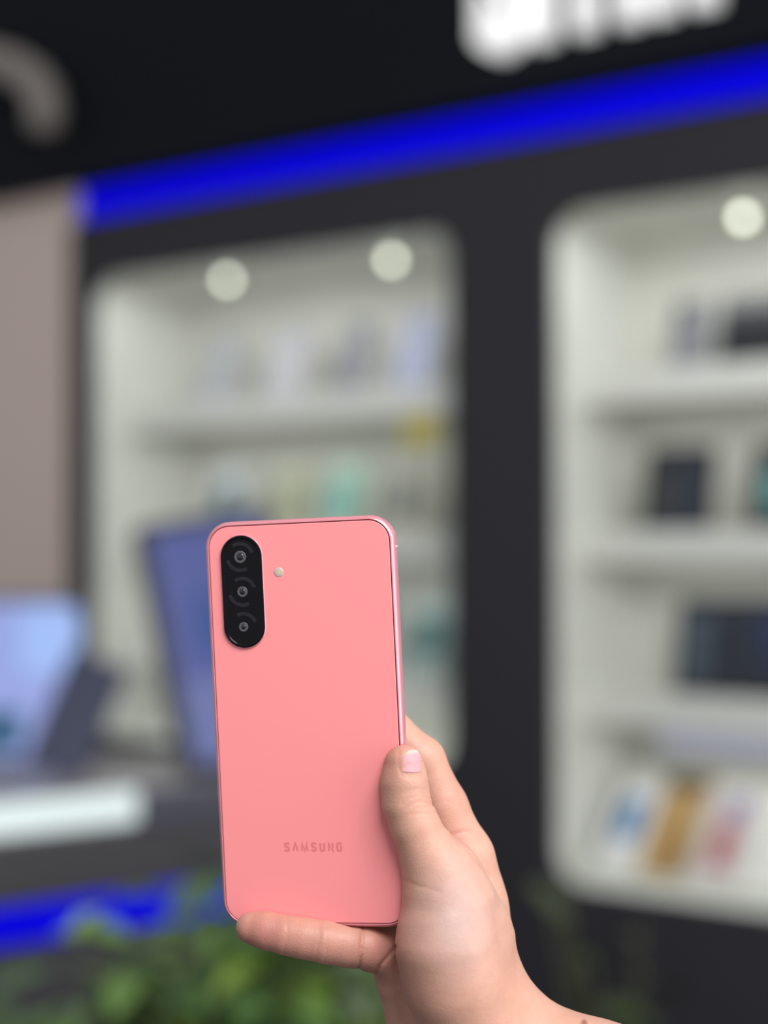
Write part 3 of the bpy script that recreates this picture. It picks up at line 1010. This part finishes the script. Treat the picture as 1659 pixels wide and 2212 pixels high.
base_c = np.array([0.575, 0.316, 0.240])
red_shade_c = np.array([0.46, 0.19, 0.155])
pale_c = np.array([0.535, 0.375, 0.345])
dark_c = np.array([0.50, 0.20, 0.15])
w_red_shade = np.clip(0.9 * blob(560, 2010, 60, 45) + 0.6 * blob(690, 2035, 130, 80) + 0.6 * blob(848, 1645, 24, 55) + 0.3 * blob(882, 1612, 30, 14) + 0.5 * blob(820, 2060, 55, 60) + 0.25 * blob(990, 1700, 40, 90) + 0.45 * blob(995, 1810, 25, 18) + 0.4 * blob(870, 2170, 60, 90) + 0.25 * blob(1010, 1600, 60, 60), 0, 1)
wp = np.clip(0.9 * blob(985, 1990, 75, 110), 0, 1)
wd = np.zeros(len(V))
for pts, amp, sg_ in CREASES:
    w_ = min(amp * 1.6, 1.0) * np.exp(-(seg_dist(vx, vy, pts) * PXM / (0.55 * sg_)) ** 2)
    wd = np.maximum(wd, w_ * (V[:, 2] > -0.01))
colr = base_c + (red_shade_c - base_c) * w_red_shade[:, None]
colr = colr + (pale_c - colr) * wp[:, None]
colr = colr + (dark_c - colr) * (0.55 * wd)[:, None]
fw = np.exp(-(np.hypot(vx - 1262, vy - 2209) / 7.0) ** 4)
colr = colr + (np.array([0.23, 0.08, 0.05]) - colr) * (0.8 * fw)[:, None]

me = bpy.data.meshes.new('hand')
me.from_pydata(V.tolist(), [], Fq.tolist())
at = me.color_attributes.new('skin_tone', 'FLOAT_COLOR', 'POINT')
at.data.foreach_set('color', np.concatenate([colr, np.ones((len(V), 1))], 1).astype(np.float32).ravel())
# the forearm goes on beyond the picture: carry the open rim further along the arm
bm = bmesh.new()
bm.from_mesh(me)
arm = Vector(J(1640, 2490, 34) - J(1300, 2366, 8)).normalized()
edges = [e for e in bm.edges if e.is_boundary]
for step in range(8):
    r_ = bmesh.ops.extrude_edge_only(bm, edges=edges)
    vs = [g for g in r_['geom'] if isinstance(g, bmesh.types.BMVert)]
    edges = [g for g in r_['geom'] if isinstance(g, bmesh.types.BMEdge)]
    cen = sum((v.co for v in vs), Vector()) / len(vs)
    lay = bm.verts.layers.float_color.get('skin_tone')
    for v in vs:
        off = v.co - cen
        flat = off - arm * off.dot(arm)
        v.co = cen + arm * 0.035 + flat * 1.025 + arm * off.dot(arm) * 0.6
        v[lay] = (*base_c, 1)
end = bm.verts.new(cen + arm * 0.05)
end[lay] = (*base_c, 1)
for e in edges:
    bm.faces.new((e.verts[0], e.verts[1], end))
bmesh.ops.recalc_face_normals(bm, faces=bm.faces[:])
bm.to_mesh(me)
bm.free()

M_skin = bpy.data.materials.new('skin')
M_skin.use_nodes = True
nt = M_skin.node_tree
b = nt.nodes['Principled BSDF']
b.inputs['Roughness'].default_value = 0.46
b.inputs['Specular IOR Level'].default_value = 0.42
b.inputs['Subsurface Weight'].default_value = 0.12
b.inputs['Subsurface Radius'].default_value = (1.0, 0.35, 0.2)
b.inputs['Subsurface Scale'].default_value = 0.004
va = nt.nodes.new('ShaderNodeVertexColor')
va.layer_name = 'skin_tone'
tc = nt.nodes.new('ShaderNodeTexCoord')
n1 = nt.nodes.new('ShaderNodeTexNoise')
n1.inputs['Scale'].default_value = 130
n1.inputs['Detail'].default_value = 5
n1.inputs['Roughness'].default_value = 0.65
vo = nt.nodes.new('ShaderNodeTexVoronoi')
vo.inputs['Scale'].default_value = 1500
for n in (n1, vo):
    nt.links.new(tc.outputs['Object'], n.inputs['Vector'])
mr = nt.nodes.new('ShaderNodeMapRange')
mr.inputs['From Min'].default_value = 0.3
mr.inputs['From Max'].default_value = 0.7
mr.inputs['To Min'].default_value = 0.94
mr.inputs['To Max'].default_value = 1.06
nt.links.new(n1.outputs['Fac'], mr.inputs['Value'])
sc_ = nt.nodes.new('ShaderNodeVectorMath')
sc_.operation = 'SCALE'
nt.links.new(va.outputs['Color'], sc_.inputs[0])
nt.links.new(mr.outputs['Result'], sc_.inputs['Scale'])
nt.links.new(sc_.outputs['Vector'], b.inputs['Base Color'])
bp = nt.nodes.new('ShaderNodeBump')
bp.inputs['Strength'].default_value = 0.18
bp.inputs['Distance'].default_value = 0.0004
nt.links.new(vo.outputs['Distance'], bp.inputs['Height'])
nt.links.new(bp.outputs['Normal'], b.inputs['Normal'])

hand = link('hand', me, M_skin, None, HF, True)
tag(hand, 'bare right hand and forearm gripping the pink phone, thumb over its back', 'hand')

# thumb nail: a thin curved plate laid on the thumb
def surf_z(px, py):
    d = np.array(HINV.to_3x3() @ ray(px, py))
    e0 = np.array(HINV @ EYE)
    ts = np.arange(0.545, 0.605, 0.0002)
    P = e0[None] + d[None] * ts[:, None]
    g = (P - LO) / VOX
    i = np.floor(g).astype(int)
    f = g - i
    ok = ((i >= 0) & (i < NS - 1)).all(1)
    val = np.full(len(ts), 1.0)
    i, f = i[ok], f[ok]
    acc = 0
    for a in (0, 1):
        for b_ in (0, 1):
            for c in (0, 1):
                w = (f[:, 0] if a else 1 - f[:, 0]) * (f[:, 1] if b_ else 1 - f[:, 1]) * (f[:, 2] if c else 1 - f[:, 2])
                acc = acc + w * D[i[:, 0] + a, i[:, 1] + b_, i[:, 2] + c]
    val[ok] = acc
    n = np.argmax(val < 0)
    return P[n] if val[n] < 0 else None


bm = bmesh.new()
lay = bm.verts.layers.float_color.new('nail_tone')
NU, NV = 12, 16
rows, tones = [], []
for j in range(NV + 1):
    v = j / NV                                             # 0 at the cuticle, 1 at the free edge
    y = 1669 - 51 * v
    xl = 866 + 3 * v + (9 * max(0, v - 0.72) / 0.28 if v > 0.72 else 0) + 3 * max(0, 0.12 - v) / 0.12
    xr = 913.0 - 2.5 * v - (8 * (max(0, v - 0.78) / 0.22) ** 2) - 2.5 * max(0, 0.12 - v) / 0.12
    row = []
    for i in range(NU + 1):
        u_ = i / NU
        px = xl + (xr - xl) * u_
        py = y + 3.0 * (2 * u_ - 1) ** 2 * (1 if v > 0.5 else -0.6) - 8 * (u_ - 0.5) * (v > 0.6) * (v - 0.6)
        s_ = surf_z(px, py)
        row.append(None if s_ is None else (s_ + np.array([0.05, 0.0, 0.22]) * mm * min(1.0, 0.1 + 3.2 * min(i, NU - i) / NU)))
    rows.append(row)
vv = {}
for j, row in enumerate(rows):
    for i, p_ in enumerate(row):
        if p_ is not None:
            vv[i, j] = bm.verts.new(p_)
for j in range(NV):
    for i in range(NU):
        q = [(i, j), (i + 1, j), (i + 1, j + 1), (i, j + 1)]
        if all(c in vv for c in q):
            bm.faces.new([vv[c] for c in q])
for (i, j), v in vv.items():
    t = min(1, max(0, (j / NV - 0.80) / 0.08))
    l = max(0, 1 - j / NV / 0.15) * 0.3
    c = np.array([0.70, 0.315, 0.35]) * (1 - t) + np.array([0.70, 0.46, 0.42]) * t
    c = c * (1 - l) + np.array([0.70, 0.40, 0.44]) * l
    v[lay] = (*c, 1)
M_nail = mat('nail', (230, 170, 185), 0.5, spec=0.3)
nn = M_nail.node_tree
va = nn.nodes.new('ShaderNodeVertexColor')
va.layer_name = 'nail_tone'
nn.links.new(va.outputs['Color'], nn.nodes['Principled BSDF'].inputs['Base Color'])
nail = obj('thumb_nail', bm, M_nail, hand, None, True)
sm = nail.modifiers.new('thick', 'SOLIDIFY')
sm.thickness = 0.0004
sm.offset = -1
nail['label'] = 'pink thumb nail with a pale free edge'
